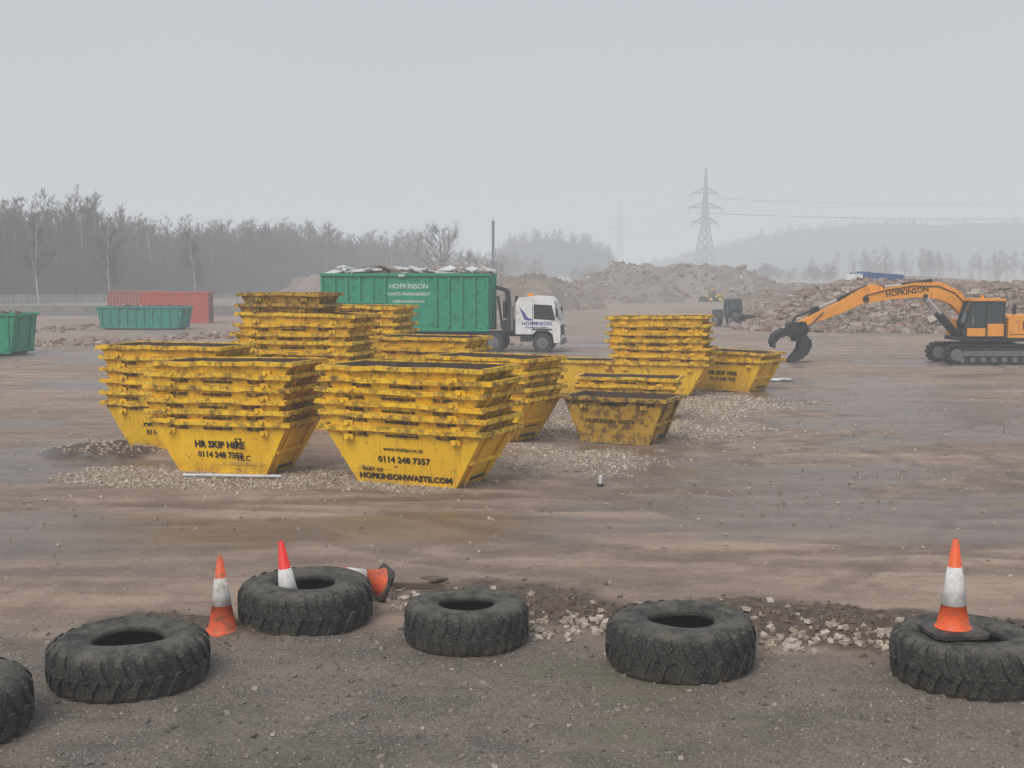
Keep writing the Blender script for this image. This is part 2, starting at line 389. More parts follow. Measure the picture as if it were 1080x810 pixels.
x,y=sample(34000,-6,6.5,8.3,14,lambda x,y:zones(x,y)[2]*(.2+.5*vn(x*1.5,y*1.5,4)))
s=rg_.uniform(.006,.020,len(x))*np.where(rg_.uniform(0,1,len(x))<.06,2.6,1); stones('foreground_grit',np.stack([x,y,gz(x,y)+s*.1],-1),s,M_grit)
x,y=sample(16000,-30,35,14.5,65,lambda x,y:.05+.12*vn(x*.3,y*.3,4))
s=rg_.uniform(.02,.055,len(x)); stones('loose_pebbles',np.stack([x,y,gz(x,y)+s*.1],-1),s,M_grav)
x,y=sample(20000,-30,35,15,50,lambda x,y:.10*vn(x*.4,y*.4,14)+.18*tracks(x,y)*(y<32))
s=rg_.uniform(.015,.05,len(x)); stones('mud_crumbs',np.stack([x,y,gz(x,y)+s*.05],-1),s,stone_mat('mud_crumb',[(.18,.125,.095),(.30,.215,.16),(.22,.16,.12),(.36,.27,.21)]))
x,y=sample(12000,-52,4,62,102,lambda x,y:ss(fbm(x,y,8,3,2),.5,.62)*.5*ss(y,62,68))
s=rg_.uniform(.12,.42,len(x)); stones('scattered_rubble',np.stack([x,y,s*.15],-1),s,M_rub)

# ------------------------------------------------------------ heaps
def heap(name,cx,cy,rx,ry,h,mat,nx=110,ny=60,rock=None,nrock=0,rs=(.15,.4),flat=.55,seed=1,rough=.5):
    xs=np.linspace(-1,1,nx); ys=np.linspace(-1,1,ny); A,B=np.meshgrid(xs,ys,indexing='ij')
    def hz(A,B):
        x=cx+A*rx; y=cy+B*ry
        d=np.sqrt(A**2+B**2)+(fbm(x,y,rx*.35,3,seed)-.5)*.35
        z=h*(1-ss(d,flat*.6,1.02))*(.70+.5*fbm(x,y,rx*.3,4,seed+4))
        z=z+(1-ss(d,.8,1.0))*(fbm(x,y,2.2,4,seed+7)-.5)*rough*2
        return np.where(d>.99,-.3,z)
    Zh=hz(A,B); V=np.stack([A*rx,B*ry,Zh],-1).reshape(-1,3); I=np.arange(nx*ny).reshape(nx,ny)
    F=np.stack([I[:-1,:-1],I[1:,:-1],I[1:,1:],I[:-1,1:]],-1).reshape(-1,4)
    ob=npmesh(name,V,F,[mat],loc=(cx,cy,0),smooth=True)
    if nrock:
        a=rg_.uniform(-1,1,nrock); b=rg_.uniform(-1,.6,nrock); z=hz(a,b); k=z>-.1; a,b,z=a[k],b[k],z[k]
        s=rs[0]+(rs[1]-rs[0])*rg_.uniform(0,1,len(a))**2.8
        r=stones('rubble_chunks',np.stack([a*rx,b*ry,z+s*.08],-1),s,rock,aspect=1.5); r.parent=ob
    return ob
heap('rubble_pile',35.5,96,19.5,13,3.2,M_soil3,170,90,M_rub,24000,(.09,.6),.8,3,.35)
heap('spoil_heap',-12,192,17,14,5.3,M_soil2,90,50,M_rub,1600,(.2,.8),.6,5)
heap('spoil_heap',2,150,9.5,11,3.7,M_soil1,80,50,M_rub,400,(.15,.5),.5,8)
heap('spoil_heap',30,228,24,22,5.4,M_soil1,150,70,M_rub,1500,(.25,1.0),.75,12,1.2)
heap('spoil_heap',14,185,12,9,3.0,M_soil1,60,40,M_rub,300,(.15,.5),.6,15)
heap('spoil_heap',50,205,12,13,2.6,M_soil1,60,40,M_rub,500,(.15,.6),.6,18)
heap('spoil_heap',80,245,26,20,3.6,M_soil1,80,40,None,0,(.15,.5),.6,22)
heap('spoil_heap',-32,245,18,20,4,M_soil2,60,40,None,0,(.15,.5),.6,25)
heap('access_ramp',32.5,117,12,12,2.3,M_soil1,70,50,M_rub,600,(.1,.4),1.2,31,.1)

# ------------------------------------------------------------ skips
H=1.12
def skip_mesh(name,L,W,Lb,Wb,seed,mats,texts,H=H,load=None):
    mb=MB(); rs=np.random.RandomState(seed)
    a=lambda s:Lb/2+(L/2-Lb/2)*s
    b=lambda s:Wb/2+(W/2-Wb/2)*s
    th=.018
    for sg in(-1,1):
        nx,nz=22,8; vs=[]
        for k in range(nz+1):
            s=k/nz
            for i in range(nx+1):
                x=-a(s)+2*a(s)*i/nx
                e=min(i,nx-i)/2.0; e=min(1,e)*min(1,min(k,nz-k)/1.5)
                d=.028*e*float(vn(x*2.2+seed*7,s*2.6+sg*9,seed))
                vs.append((x,sg*(b(s)-d),s*H))
        mb.add(vs,[(k*(nx+1)+i,k*(nx+1)+i+1,(k+1)*(nx+1)+i+1,(k+1)*(nx+1)+i) for k in range(nz) for i in range(nx)],0,True)
        nx,nz=8,6; vs=[]
        for k in range(nz+1):
            s=k/nz
            for i in range(nx+1):
                yy=-b(s)+2*b(s)*i/nx
                e=min(1,min(i,nx-i)/2.0)*min(1,min(k,nz-k)/1.5)
                vs.append((sg*(a(s)-.03*e*float(vn(yy*2.5+seed*3,s*3+sg*5,seed+5))),yy,s*H))
        mb.add(vs,[(k*(nx+1)+i,k*(nx+1)+i+1,(k+1)*(nx+1)+i+1,(k+1)*(nx+1)+i) for k in range(nz) for i in range(nx)],0,True)
        mb.add([(-a(0)+.0,sg*(b(0)-th-.027),.03),(a(0),sg*(b(0)-th-.027),.03),(a(1)-.04,sg*(b(1)-th-.027),H-.02),(-a(1)+.04,sg*(b(1)-th-.027),H-.02)],[(0,1,2,3)],1)
        mb.add([(sg*(a(0)-th-.02),-b(0)+.03,.03),(sg*(a(0)-th-.02),b(0)-.03,.03),(sg*(a(1)-th-.03),b(1)-.03,H-.02),(sg*(a(1)-th-.03),-b(1)+.03,H-.02)],[(0,1,2,3)],1)
    mb.add([(-a(0),-b(0),0),(a(0),-b(0),0),(a(0),b(0),0),(-a(0),b(0),0)],[(0,1,2,3)],0)
    mb.add([(-a(0),-b(0)+.02,.035),(a(0),-b(0)+.02,.035),(a(0),b(0)-.02,.035),(-a(0),b(0)-.02,.035)],[(0,1,2,3)],1)
    w=.065; hh=.085
    for sg in(-1,1):
        n=8; xs=[-(a(1)+w)+2*(a(1)+w)*i/n for i in range(n+1)]; dz=[rs.uniform(-.026,.022) for _ in xs]; dy=[rs.uniform(-.016,.012) for _ in xs]
        vs=[]
        for i,xx in enumerate(xs):
            for (oy,oz) in((0-.03,-hh),(w,-hh),(w,0),(-.03,0)): vs.append((xx,sg*(b(1)+oy+dy[i]),H+oz+dz[i]))
        fs=[(i*4+j,i*4+(j+1)%4,i*4+4+(j+1)%4,i*4+4+j) for i in range(n) for j in range(4)]+[(0,1,2,3),(n*4+3,n*4+2,n*4+1,n*4)]
        mb.add(vs,fs,0)
        mb.box(sg*(a(1)+.015),0,H-.045,.10,2*b(1)-.07,.082,0)
        for yy in(-.42,.42):
            mb.beam((sg*(a(.06)+.03),yy,.06*H),(sg*(a(.88)+.03),yy,.88*H),.09,.05,0)
        mb.beam((sg*(a(.45)+.02),-b(.45)+.04,.45*H),(sg*(a(.45)+.02),b(.45)-.04,.45*H),.05,.07,0)
        mb.cyl((sg*(a(.10)+.02),-.40,.12*H),(sg*(a(.10)+.02),.40,.12*H),.03,n=8,mi=2)
        mb.box(0,sg*(b(0)-.12),-.012,2*a(0)-.1,.09,.024,2)
        for sx in(-1,1):
            xx=sx*(L/2-.52)
            t1=b(.80); mb.box(xx,sg*(t1+.022),.80*H,.17,.05,.10,0)
            mb.cyl((xx,sg*(t1+.0),.80*H),(xx,sg*(t1+.12),.80*H),.03,n=10,mi=0); mb.cyl((xx,sg*(t1+.115),.80*H),(xx,sg*(t1+.135),.80*H),.045,n=10,mi=0)
        mb.beam((-a(0)-.0,sg*(b(0)+.012),.035),(a(0),sg*(b(0)+.012),.035),.03,.07,0)
    for sg in(-1,1):
        ty=-(W/2-Wb/2)/H; up=Vector((0,sg*-ty,1)).normalized(); ex=(-sg,0,0)
        for txt,size,tx,tz,bold in texts:
            s=tz/H; put_text(mb,txt,size,(tx*-sg,sg*(b(s)+.008),tz),ex,up,3,bold)
        lz=H-.19
        for tx in(-.85,0,.85) if texts else (): put_text(mb,'FILL LEVEL' if tx else 'www.hrskips.co.uk',.085,(tx,sg*(b(lz/H)+.008),lz),ex,up,3,.004)
    if load:
        nx,ny=24,14; vs=[]
        s=.9
        for i in range(nx+1):
            for j in range(ny+1):
                xx=-a(s)+.05+(2*a(s)-.1)*i/nx; yy=-b(s)+.04+(2*b(s)-.08)*j/ny
                vs.append((xx,yy,s*H-.12+.14*math.sin(math.pi*i/nx)*math.sin(math.pi*j/ny)*load+.06*float(fbm(xx,yy,.4,3,seed))))
        mb.add(vs,[(i*(ny+1)+j,(i+1)*(ny+1)+j,(i+1)*(ny+1)+j+1,i*(ny+1)+j+1) for i in range(nx) for j in range(ny)],4,True)
    return mb.mesh(name,mats)
M_load=soil('skip_soil_load',(.10,.062,.043),(.17,.115,.083),1.5,.05)
SM=[M_skip,M_rust,M_dark,M_black,M_load]; SR=[M_skipr,M_rust,M_dark,M_black,M_load]
TA=[('HR SKIP HIRE',.19,0,.56,.008),('0114 248 7357',.165,0,.36,.006)]
TB=[('www.hrskips.co.uk',.10,0,.66,.003),('0114 248 7357',.165,0,.43,.006),('PART OF',.10,-.62,.235,.003),('HOPKINSONWASTE.COM',.155,0,.09,.007)]
SK={'A':skip_mesh('skip_a',3.1,1.62,1.9,1.26,1,SM,TA),'B':skip_mesh('skip_b',3.1,1.62,1.9,1.26,2,SM,TB),'C':skip_mesh('skip_c',3.1,1.62,1.9,1.26,3,SM,[('HOPKINSON WASTE',.13,0,.5,.004)]),
    'D':skip_mesh('skip_d',3.14,1.62,1.85,1.26,4,SM,[('HR SKIP HIRE',.15,.3,.62,.004)]),'L':skip_mesh('skip_loaded',3.1,1.62,1.9,1.26,5,SM,[],load=1.0),
    'R':skip_mesh('skip_rusty',2.55,1.55,1.7,1.24,6,SR,[('HOPKINSON WASTE',.13,-.1,.5,.004)],load=.3),'S':skip_mesh('skip_small',2.3,1.4,1.4,1.1,7,SR,[],H=.9)}
def stack(name,x,y,rz,kinds,sp=.245,scale=1.0,z0=0.0,sx=1.0):
    e=bpy.data.objects.new(name,None); scene.collection.objects.link(e); e.location=(x,y,z0); e.rotation_euler=(0,0,math.radians(rz)); e.empty_display_size=.3; e.scale=(sx,1,1)
    r=random.Random(int(x*100)+int(y*10)); z=0
    for i,k in enumerate(kinds):
        o=bpy.data.objects.new('skip_shell_%d'%(i+1),SK[k]); scene.collection.objects.link(o); o.parent=e
        j=0 if i==0 else 1
        o.location=(r.uniform(-.09,.09)*j,r.uniform(-.012,.012)*j,z); o.rotation_euler=(r.uniform(-.006,.006)*j,r.uniform(-.018,.018)*j,r.uniform(-.014,.014)*j); o.scale=(scale,)*3
        z+=sp*r.uniform(.86,1.12)
    return e
stack('skip_stack',-1.77,23.9,-24,'BACDAL',.232,sx=1.12)
stack('skip_stack',-5.65,25.15,-16,'ABCDCL',.232)
stack('skip_stack',-7.70,28.6,-17,'ADCACL',.26)
stack('skip_stack',-5.45,32.6,-17,'CADCADACL',.232,sx=1.06)
stack('skip_stack',-5.9,32.7,-12,'SS',.28,1.0,2.36)
stack('skip_stack',-4.8,38.4,-17,'CADCADALC',.245)
stack('skip_stack',-2.4,35.5,-22,'CADAL',.27)
stack('skip_stack',-.50,30.3,-34,'DACAL',.245)
stack('skip',2.4,42.4,-14,'L')
stack('skip',2.70,29.7,-24,'R')
stack('skip_stack',3.2,34.2,-14,'CC',.2,.9)
stack('skip_stack',5.0,41.3,-16,'LCADACL',.262,sx=1.05)
stack('skip_stack',7.75,43.2,-38,'AL',.25)

# ------------------------------------------------------------ tyres
def tyre(x,y,R,Ht,n,seed,style,rz=0,tilt=0):
    mb=MB(); k=R/.775; q=Ht/.56
    prof=[(.345,.10),(.37,.035),(.50,0),(.64,.012),(.72,.045),(.755,.11),(.765,.2),(.768,.28),(.765,.36),(.755,.45),(.72,.515),(.64,.548),(.60,.553),(.595,.546),(.50,.552),(.43,.545),(.425,.535),(.37,.515),(.345,.47),(.36,.44),(.45,.43),(.60,.44),(.68,.36),(.69,.28),(.68,.2),(.60,.12),(.45,.13)]
    rs=random.Random(seed); ph=[rs.uniform(0,6.28) for _ in range(4)]
    def fn(r,z,a):
        w=1+.010*math.sin(2*a+ph[0])+.005*math.sin(5*a+ph[1]); return r*k*w,z*q+(.014*math.sin(2*a+ph[2]) if z>.4 else 0)
    mb.rev(prof,96,0,True,fn)
    for top in(0,1):
        for i in range(n):
            a0=2*math.pi*(i+(.5 if top else 0))/n+rs.uniform(-.006,.006); wr=rs.uniform(.98,1.0)
            if style==0: secs=[(.028,0,.70,.055),(.07,.0,.765,.062),(.115,.015,.795,.062),(.2,.05,.803,.055),(.29,.12,.805,.05)]
            elif style==1: secs=[(.03,0,.70,.05),(.08,.0,.772,.06),(.15,.03,.795,.06),(.24,.08,.80,.055),(.275,.10,.80,.05)]
            else: secs=[(.04,0,.72,.075),(.08,.0,.765,.08),(.13,.02,.787,.08),(.2,.0,.792,.07),(.27,-.04,.79,.075)]
            sc=22.0/n if style<2 else 1.0*22/n*.9
            vs=[]
            for (z,da,ro,hw) in secs:
                zz=(.56-z) if top else z
                for r,s_ in((.70,-1),(ro*wr,-.8),(ro*wr,.8),(.70,1)):
                    aa=a0+da+s_*hw*sc
                    vs.append((r*k*math.cos(aa),r*k*math.sin(aa),zz*q))
            m=len(secs)
            fs=[(j*4+l,j*4+l+1,(j+1)*4+l+1,(j+1)*4+l) for j in range(m-1) for l in range(3)]+[(0,1,2,3),(m*4-1,m*4-2,m*4-3,m*4-4)]
            mb.add(vs,fs,0)
    return mb.obj('tyre',[M_tyre],(x,y,-.05),rz,rot=(tilt,0,rz))
tyre(-3.80,11.95,.765,.52,24,1,0,.3)
tyre(-2.39,14.0,.75,.56,22,2,0,.1,.01)
tyre(-.50,13.3,.68,.50,30,3,2,.5)
tyre(1.74,12.45,.755,.57,26,4,1,.9)
tyre(4.54,11.95,.74,.55,24,5,0,.2)
tyre(-5.02,10.55,.75,.55,22,6,0,.7)

# ------------------------------------------------------------ cones
def cone(x,y,z,h,mats,rot,base=.42,bands=(.42,.74)):
    mb=MB(); b=base/2; pts=[]; c=.07
    for sx,sy in((1,1),(-1,1),(-1,-1),(1,-1)):
        for (dx,dy) in(((0,c),(c,0)) if sx*sy>0 else ((c,0),(0,c))): pts.append((sx*(b-dx),sy*(b-dy)))
    n=len(pts)
    vs=[(p[0],p[1],0) for p in pts]+[(p[0],p[1],.035) for p in pts]+[(p[0]*.82,p[1]*.82,.055) for p in pts]
    fs=[tuple(range(n))]+[(i,(i+1)%n,n+(i+1)%n,n+i) for i in range(n)]+[(n+i,n+(i+1)%n,2*n+(i+1)%n,2*n+i) for i in range(n)]+[tuple(range(2*n,3*n))]
    mb.add(vs,fs,2)
    r0=.155;r1=.028
    R=lambda s:r0+(r1-r0)*s
    prof=[(r0+.03,.05),(r0,.08),(R(bands[0]),bands[0]*h),(R(bands[0])+.004,bands[0]*h+.002),(R(bands[1])+.004,bands[1]*h),(R(bands[1]),bands[1]*h+.002),(R(.985),h*.985),(r1*.55,h),(r1*.5,h*.93)]
    mb.rev(prof,28,[0,0,1,1,1,0,0,2])
    return mb.obj('traffic_cone',mats,(x,y,z),rot=rot)
cone(-3.24,13.5,.0,.90,[C_ord,C_whd,C_ord],(.03,-.02,.4),.40,(.38,.72))
cone(-2.53,13.9,.02,.96,[C_red,C_wh,C_red],(-.02,-.12,.2),.38,(.34,.66))
cone(4.32,11.82,.515,.93,[C_or,C_wh,C_bk],(.0,.0,.12),.55,(.30,.70))
cone(-1.58,14.9,.22,.72,[C_ord,C_whd,C_bk],(math.radians(68),math.radians(8),math.radians(-62)),.42,(.42,.74))

# ------------------------------------------------------------ lorry
def wheel(mb,x,y,r,w,mi_t,mi_h,side=-1):
    mb.cyl((x,y-w/2,r),(x,y+w/2,r),r,n=28,mi=mi_t)
    yy=y+side*(w/2); mb.cyl((x,yy,r),(x,yy+side*.015,r),r*.58,n=20,mi=mi_h); mb.cyl((x,yy+side*.015,r),(x,yy+side*.06,r),r*.22,n=12,mi=mi_h)
def lorry():
    mb=MB()
    for y in(-.42,.42): mb.box(-3.9,y,.93,10.6,.12,.26,2)
    for x in(1.45,-1.1,-7.0,-8.35):
        for sd in(-1,1): wheel(mb,x,sd*1.08,.51,.32,6,9,sd)
        mb.cyl((x,-1,.51),(x,1,.51),.09,n=8,mi=2)
    pr=[(.05,.95),(.05,2.55),(.2,2.82),(.9,2.92),(1.75,2.88),(2.02,2.68),(2.30,1.72),(2.36,1.5),(2.38,.55),(2.05,.5),(1.98,.95),(1.75,1.15),(1.15,1.15),(.92,.95)]
    mb.prism(pr,-1.2,1.2,0)
    for sg in(-1,1):
        y=sg*1.205
        w=[(1.0,1.75),(2.12,1.68),(1.93,2.45),(1.0,2.5)]
        mb.prism(w,min(y,y+sg*.012),max(y,y+sg*.012),3)
        mb.box(.93,sg*1.206,1.75,.02,.02,1.35,2); mb.box(1.1,sg*1.215,1.55,.16,.03,.04,2)
        mb.box(2.2,sg*1.33,2.05,.10,.22,.42,2); mb.beam((2.1,sg*1.2,2.3),(2.2,sg*1.33,2.3),.04,mi=2)
        mb.box(2.28,sg*.95,.85,.22,.35,.16,9); mb.box(.6,sg*1.1,.72,.6,.25,.3,2)
        mb.box(1.45,sg*1.13,1.2,1.0,.16,.08,2)
    mb.add([(2.345,-1.02,1.68),(2.345,1.02,1.68),(2.075,.98,2.6),(2.075,-.98,2.6)],[(0,1,2,3)],3)
    mb.box(2.385,0,1.15,.02,1.5,.5,2); mb.box(2.42,0,.55,.12,2.3,.28,9)
    mb.cyl((.7,-.5,2.88),(.7,-.5,3.05),.08,n=10,mi=7); mb.cyl((.7,.5,2.88),(.7,.5,3.05),.08,n=10,mi=7)
    put_text(mb,'HOPKINSON',.27,(1.15,-1.212,1.42),(1,0,0),(0,0,1),5,.006)
    put_text(mb,'WASTE MANAGEMENT',.12,(1.15,-1.212,1.26),(1,0,0),(0,0,1),5,.003)
    mb.prism([(.25,2.35),(.5,1.72),(.75,1.66),(1.0,1.7),(.7,1.80),(.5,2.1)],-1.214,-1.206,5)
    mb.beam((-.35,-.3,1.1),(-.5,-.3,3.2),.26,mi=2); mb.beam((-.5,-.3,3.2),(-1.1,-.3,3.35),.2,mi=2); mb.beam((-.1,.3,1.05),(-.1,.3,2.9),.16,mi=2)
    mb.beam((-.4,-.95,1.1),(-.3,-.75,2.6),.13,mi=2); mb.box(-.35,.0,1.35,.7,2.1,.6,2); mb.cyl((-.15,-1.0,1.15),(-.15,-1.0,2.4),.09,n=10,mi=9); mb.beam((-.7,-.7,1.2),(-.95,-.7,2.9),.12,mi=2)
    mb.box(-.6,0,2.2,.12,1.8,.9,2); mb.box(-1.5,-1.1,.75,1.0,.25,.45,2)
    x0,x1=-10.3,-1.35; z0,z1=1.22,3.98
    for sg in(-1,1):
        y=sg*1.18; mb.box((x0+x1)/2,y,(z0+z1)/2,x1-x0,.05,z1-z0,1)
        mb.box((x0+x1)/2,sg*1.24,z1+.05,x1-x0+.1,.18,.14,1); mb.box((x0+x1)/2,sg*1.23,z0-.06,x1-x0+.06,.16,.16,1)
        n=13
        for i in range(n+1):
            x=x0+.06+(x1-x0-.12)*i/n
            if 5<i<9: continue
            mb.box(x,sg*1.265,(z0+z1)/2,.12,.14,z1-z0-.2,1)
        mb.box(x0+(x1-x0)*7/13,sg*1.213,(z0+z1)/2-.0,2.6,.02,z1-z0-.3,1)
        mb.box((x0+x1)/2-2.7,sg*1.25,z0+1.35,3.4,.08,.10,1)
    mb.box(x0,0,(z0+z1)/2,.06,2.34,z1-z0,1); mb.box(x1,0,(z0+z1)/2,.06,2.34,z1-z0,1); mb.box((x0+x1)/2,0,z0,x1-x0,2.3,.06,2)
    for y in(-.8,0,.8): mb.box(x1+.06,y,(z0+z1)/2,.08,.1,z1-z0,1)
    tx=x0+(x1-x0)*7/13
    for i,(s_,sz) in enumerate((('HOPKINSON',.36),('WASTE MANAGEMENT',.22),('hopkinsonwaste.com',.2))): put_text(mb,s_,sz,(tx-.1,-1.228,3.3-i*.36),(1,0,0),(0,0,1),4,.006)
    nx,ny=70,16; vs=[]
    for i in range(nx+1):
        for j in range(ny+1):
            x=x0+.05+(x1-x0-.1)*i/nx; y=-1.1+2.2*j/ny
            vs.append((x,y,3.75+.75*float(fbm(x,y,1.5,4,6))*math.sin(math.pi*(j+.5)/(ny+1))**.5))
    mb.add(vs,[(i*(ny+1)+j,(i+1)*(ny+1)+j,(i+1)*(ny+1)+j+1,i*(ny+1)+j+1) for i in range(nx) for j in range(ny)],10,False)
    r=random.Random(4)
    for i in range(50):
        x=r.uniform(x0+.4,x1-.3); Rm=Euler((r.uniform(-.35,.35),r.uniform(-.3,.3),r.uniform(0,3))).to_matrix()
        mb.box(x,r.uniform(-.95,.8),r.uniform(4.05,4.34),r.uniform(.3,1.7),r.uniform(.2,.7),r.uniform(.03,.12),r.choice([8,8,8,8,9,11]),Rm)
    return mb.obj('hook_loader_lorry',[M_white,M_green,M_dark,M_glass,M_wtext,M_text_blue,M_tyre,M_amber,M_sheet,M_mid,M_load,M_soil2],(.3,65,0),math.radians(-8),.012)
lorry()

# ------------------------------------------------------------ roll-off containers
def rolloff(name,x,y,rz,L,W,Hh,mat,nrib=9,tap=.25):
    mb=MB(); z0=.18
    for sg in(-1,1):
        mb.prism([(-L/2+tap,z0),(L/2-tap,z0),(L/2,Hh),(-L/2,Hh)],sg*W/2-.02,sg*W/2+.02,0)
        mb.box(0,sg*(W/2+.04),Hh+.04,L+.1,.14,.12,0); mb.box(0,sg*(W/2+.04),z0,L-2*tap,.12,.14,0)
        for i in range(nrib+1):
            xx=-L/2+tap+.1+(L-2*tap-.2)*i/nrib; mb.box(xx,sg*(W/2+.06),(z0+Hh)/2,.11,.10,Hh-z0-.1,0)
        mb.add([(sg*(L/2-tap),-W/2,z0),(sg*(L/2-tap),W/2,z0),(sg*L/2,W/2,Hh),(sg*L/2,-W/2,Hh)],[(0,1,2,3)],0)
        mb.beam((sg*(L/2+.04),-W/2-.02,Hh),(sg*(L/2+.04),W/2+.02,Hh),.1,.12,0)
        for yy in(-W/4,W/4): mb.beam((sg*(L/2-tap+.05),yy,z0+.05),(sg*(L/2+.03),yy,Hh-.1),.08,.08,0)
        mb.cyl((sg*(L/2-tap-.3),-W/2+.2,.1),(sg*(L/2-tap-.3),W/2-.2,.1),.1,n=10,mi=1)
    mb.box(0,0,z0+.03,L-2*tap,W-.05,.05,0)
    nx,ny=24,10; vs=[(-L/2+.1+(L-.2)*i/nx,-W/2+.05+(W-.1)*j/ny,Hh-.15+.5*float(fbm(i*.4+x,j*.4,1.2,3,3))*math.sin(math.pi*i/nx)) for i in range(nx+1) for j in range(ny+1)]
    mb.add(vs,[(i*(ny+1)+j,(i+1)*(ny+1)+j,(i+1)*(ny+1)+j+1,i*(ny+1)+j+1) for i in range(nx) for j in range(ny)],2)
    r=random.Random(3)
    for i in range(14): mb.box(r.uniform(-L/2+.5,L/2-.5),r.uniform(-W/3,W/3),Hh+.08,r.uniform(.2,.9),r.uniform(.1,.4),r.uniform(.05,.2),r.choice([3,4,4]),Euler((r.uniform(-.4,.4),r.uniform(-.4,.4),r.uniform(0,3))).to_matrix())
    return mb.obj(name,[mat,M_dark,M_load,M_sheet,M_wood],(x,y,0),math.radians(rz),.01)
rolloff('waste_container',-27.2,91.5,-4,6.4,2.3,1.6,M_teal)
rolloff('waste_container',-27.1,62.5,-6,5.2,2.3,2.0,M_green,7)
def shipping(name,px,py,rz,L,mat):
    mb=MB(); W=2.44; Hh=2.6; n=int(L/.14)
    for sg in(-1,1):
        vs=[]
        for i in range(n*2+1):
            xx=-L/2+.1+(L-.2)*i/(n*2); o=(.0,.0,.04,.04)[i%4]
            vs+=[(xx,sg*(W/2-.05+o),.18),(xx,sg*(W/2-.05+o),Hh-.14)]
        fs=[(2*i,2*i+2,2*i+3,2*i+1) for i in range(n*2)]; mb.add(vs,fs,0)
        mb.box(0,sg*(W/2-.05),Hh-.07,L-.2,.1,.14,0); mb.box(0,sg*(W/2-.05),.09,L-.2,.1,.18,0)
        for sx in(-1,1): mb.box(sx*(L/2-.06),sg*(W/2-.06),Hh/2,.12,.14,Hh,0)
    for sx in(-1,1):
        mb.box(sx*(L/2-.05),0,Hh/2,.04,W-.3,Hh-.1,0)
        for yb in(-.8,-.3,.3,.8): mb.cyl((sx*(L/2-.01),yb,.2),(sx*(L/2-.01),yb,Hh-.2),.025,n=8,mi=1)
    mb.box(0,0,Hh-.03,L-.24,W-.22,.03,0)
    return mb.obj(name,[mat,M_mid],(px,py,0),math.radians(rz),0)
shipping('shipping_container',-28.2,104,4,5.6,M_red)
shipping('shipping_container',-34.0,112,14,5.0,M_brown)

mb=MB(); fx0,fx1=-92,-24
for i in range(int((fx1-fx0)/.17)):
    x=fx0+i*.17; mb.box(x,0,1.05,.07,.02,2.1,0)
for i in range(26):
    x=fx0+i*2.7; mb.box(x,.06,1.05,.1,.1,2.2,0)
mb.box((fx0+fx1)/2,.04,.4,fx1-fx0,.04,.06,0); mb.box((fx0+fx1)/2,.04,1.7,fx1-fx0,.04,.06,0); mb.box((fx0+fx1)/2,.10,.5,fx1-fx0,.04,1.0,0)
M_fence=paint('galvanised_fence',(.33,.32,.30),(.16,.15,.13),.4,.7); mb.obj('palisade_fence',[M_fence],(0,122,0),0)

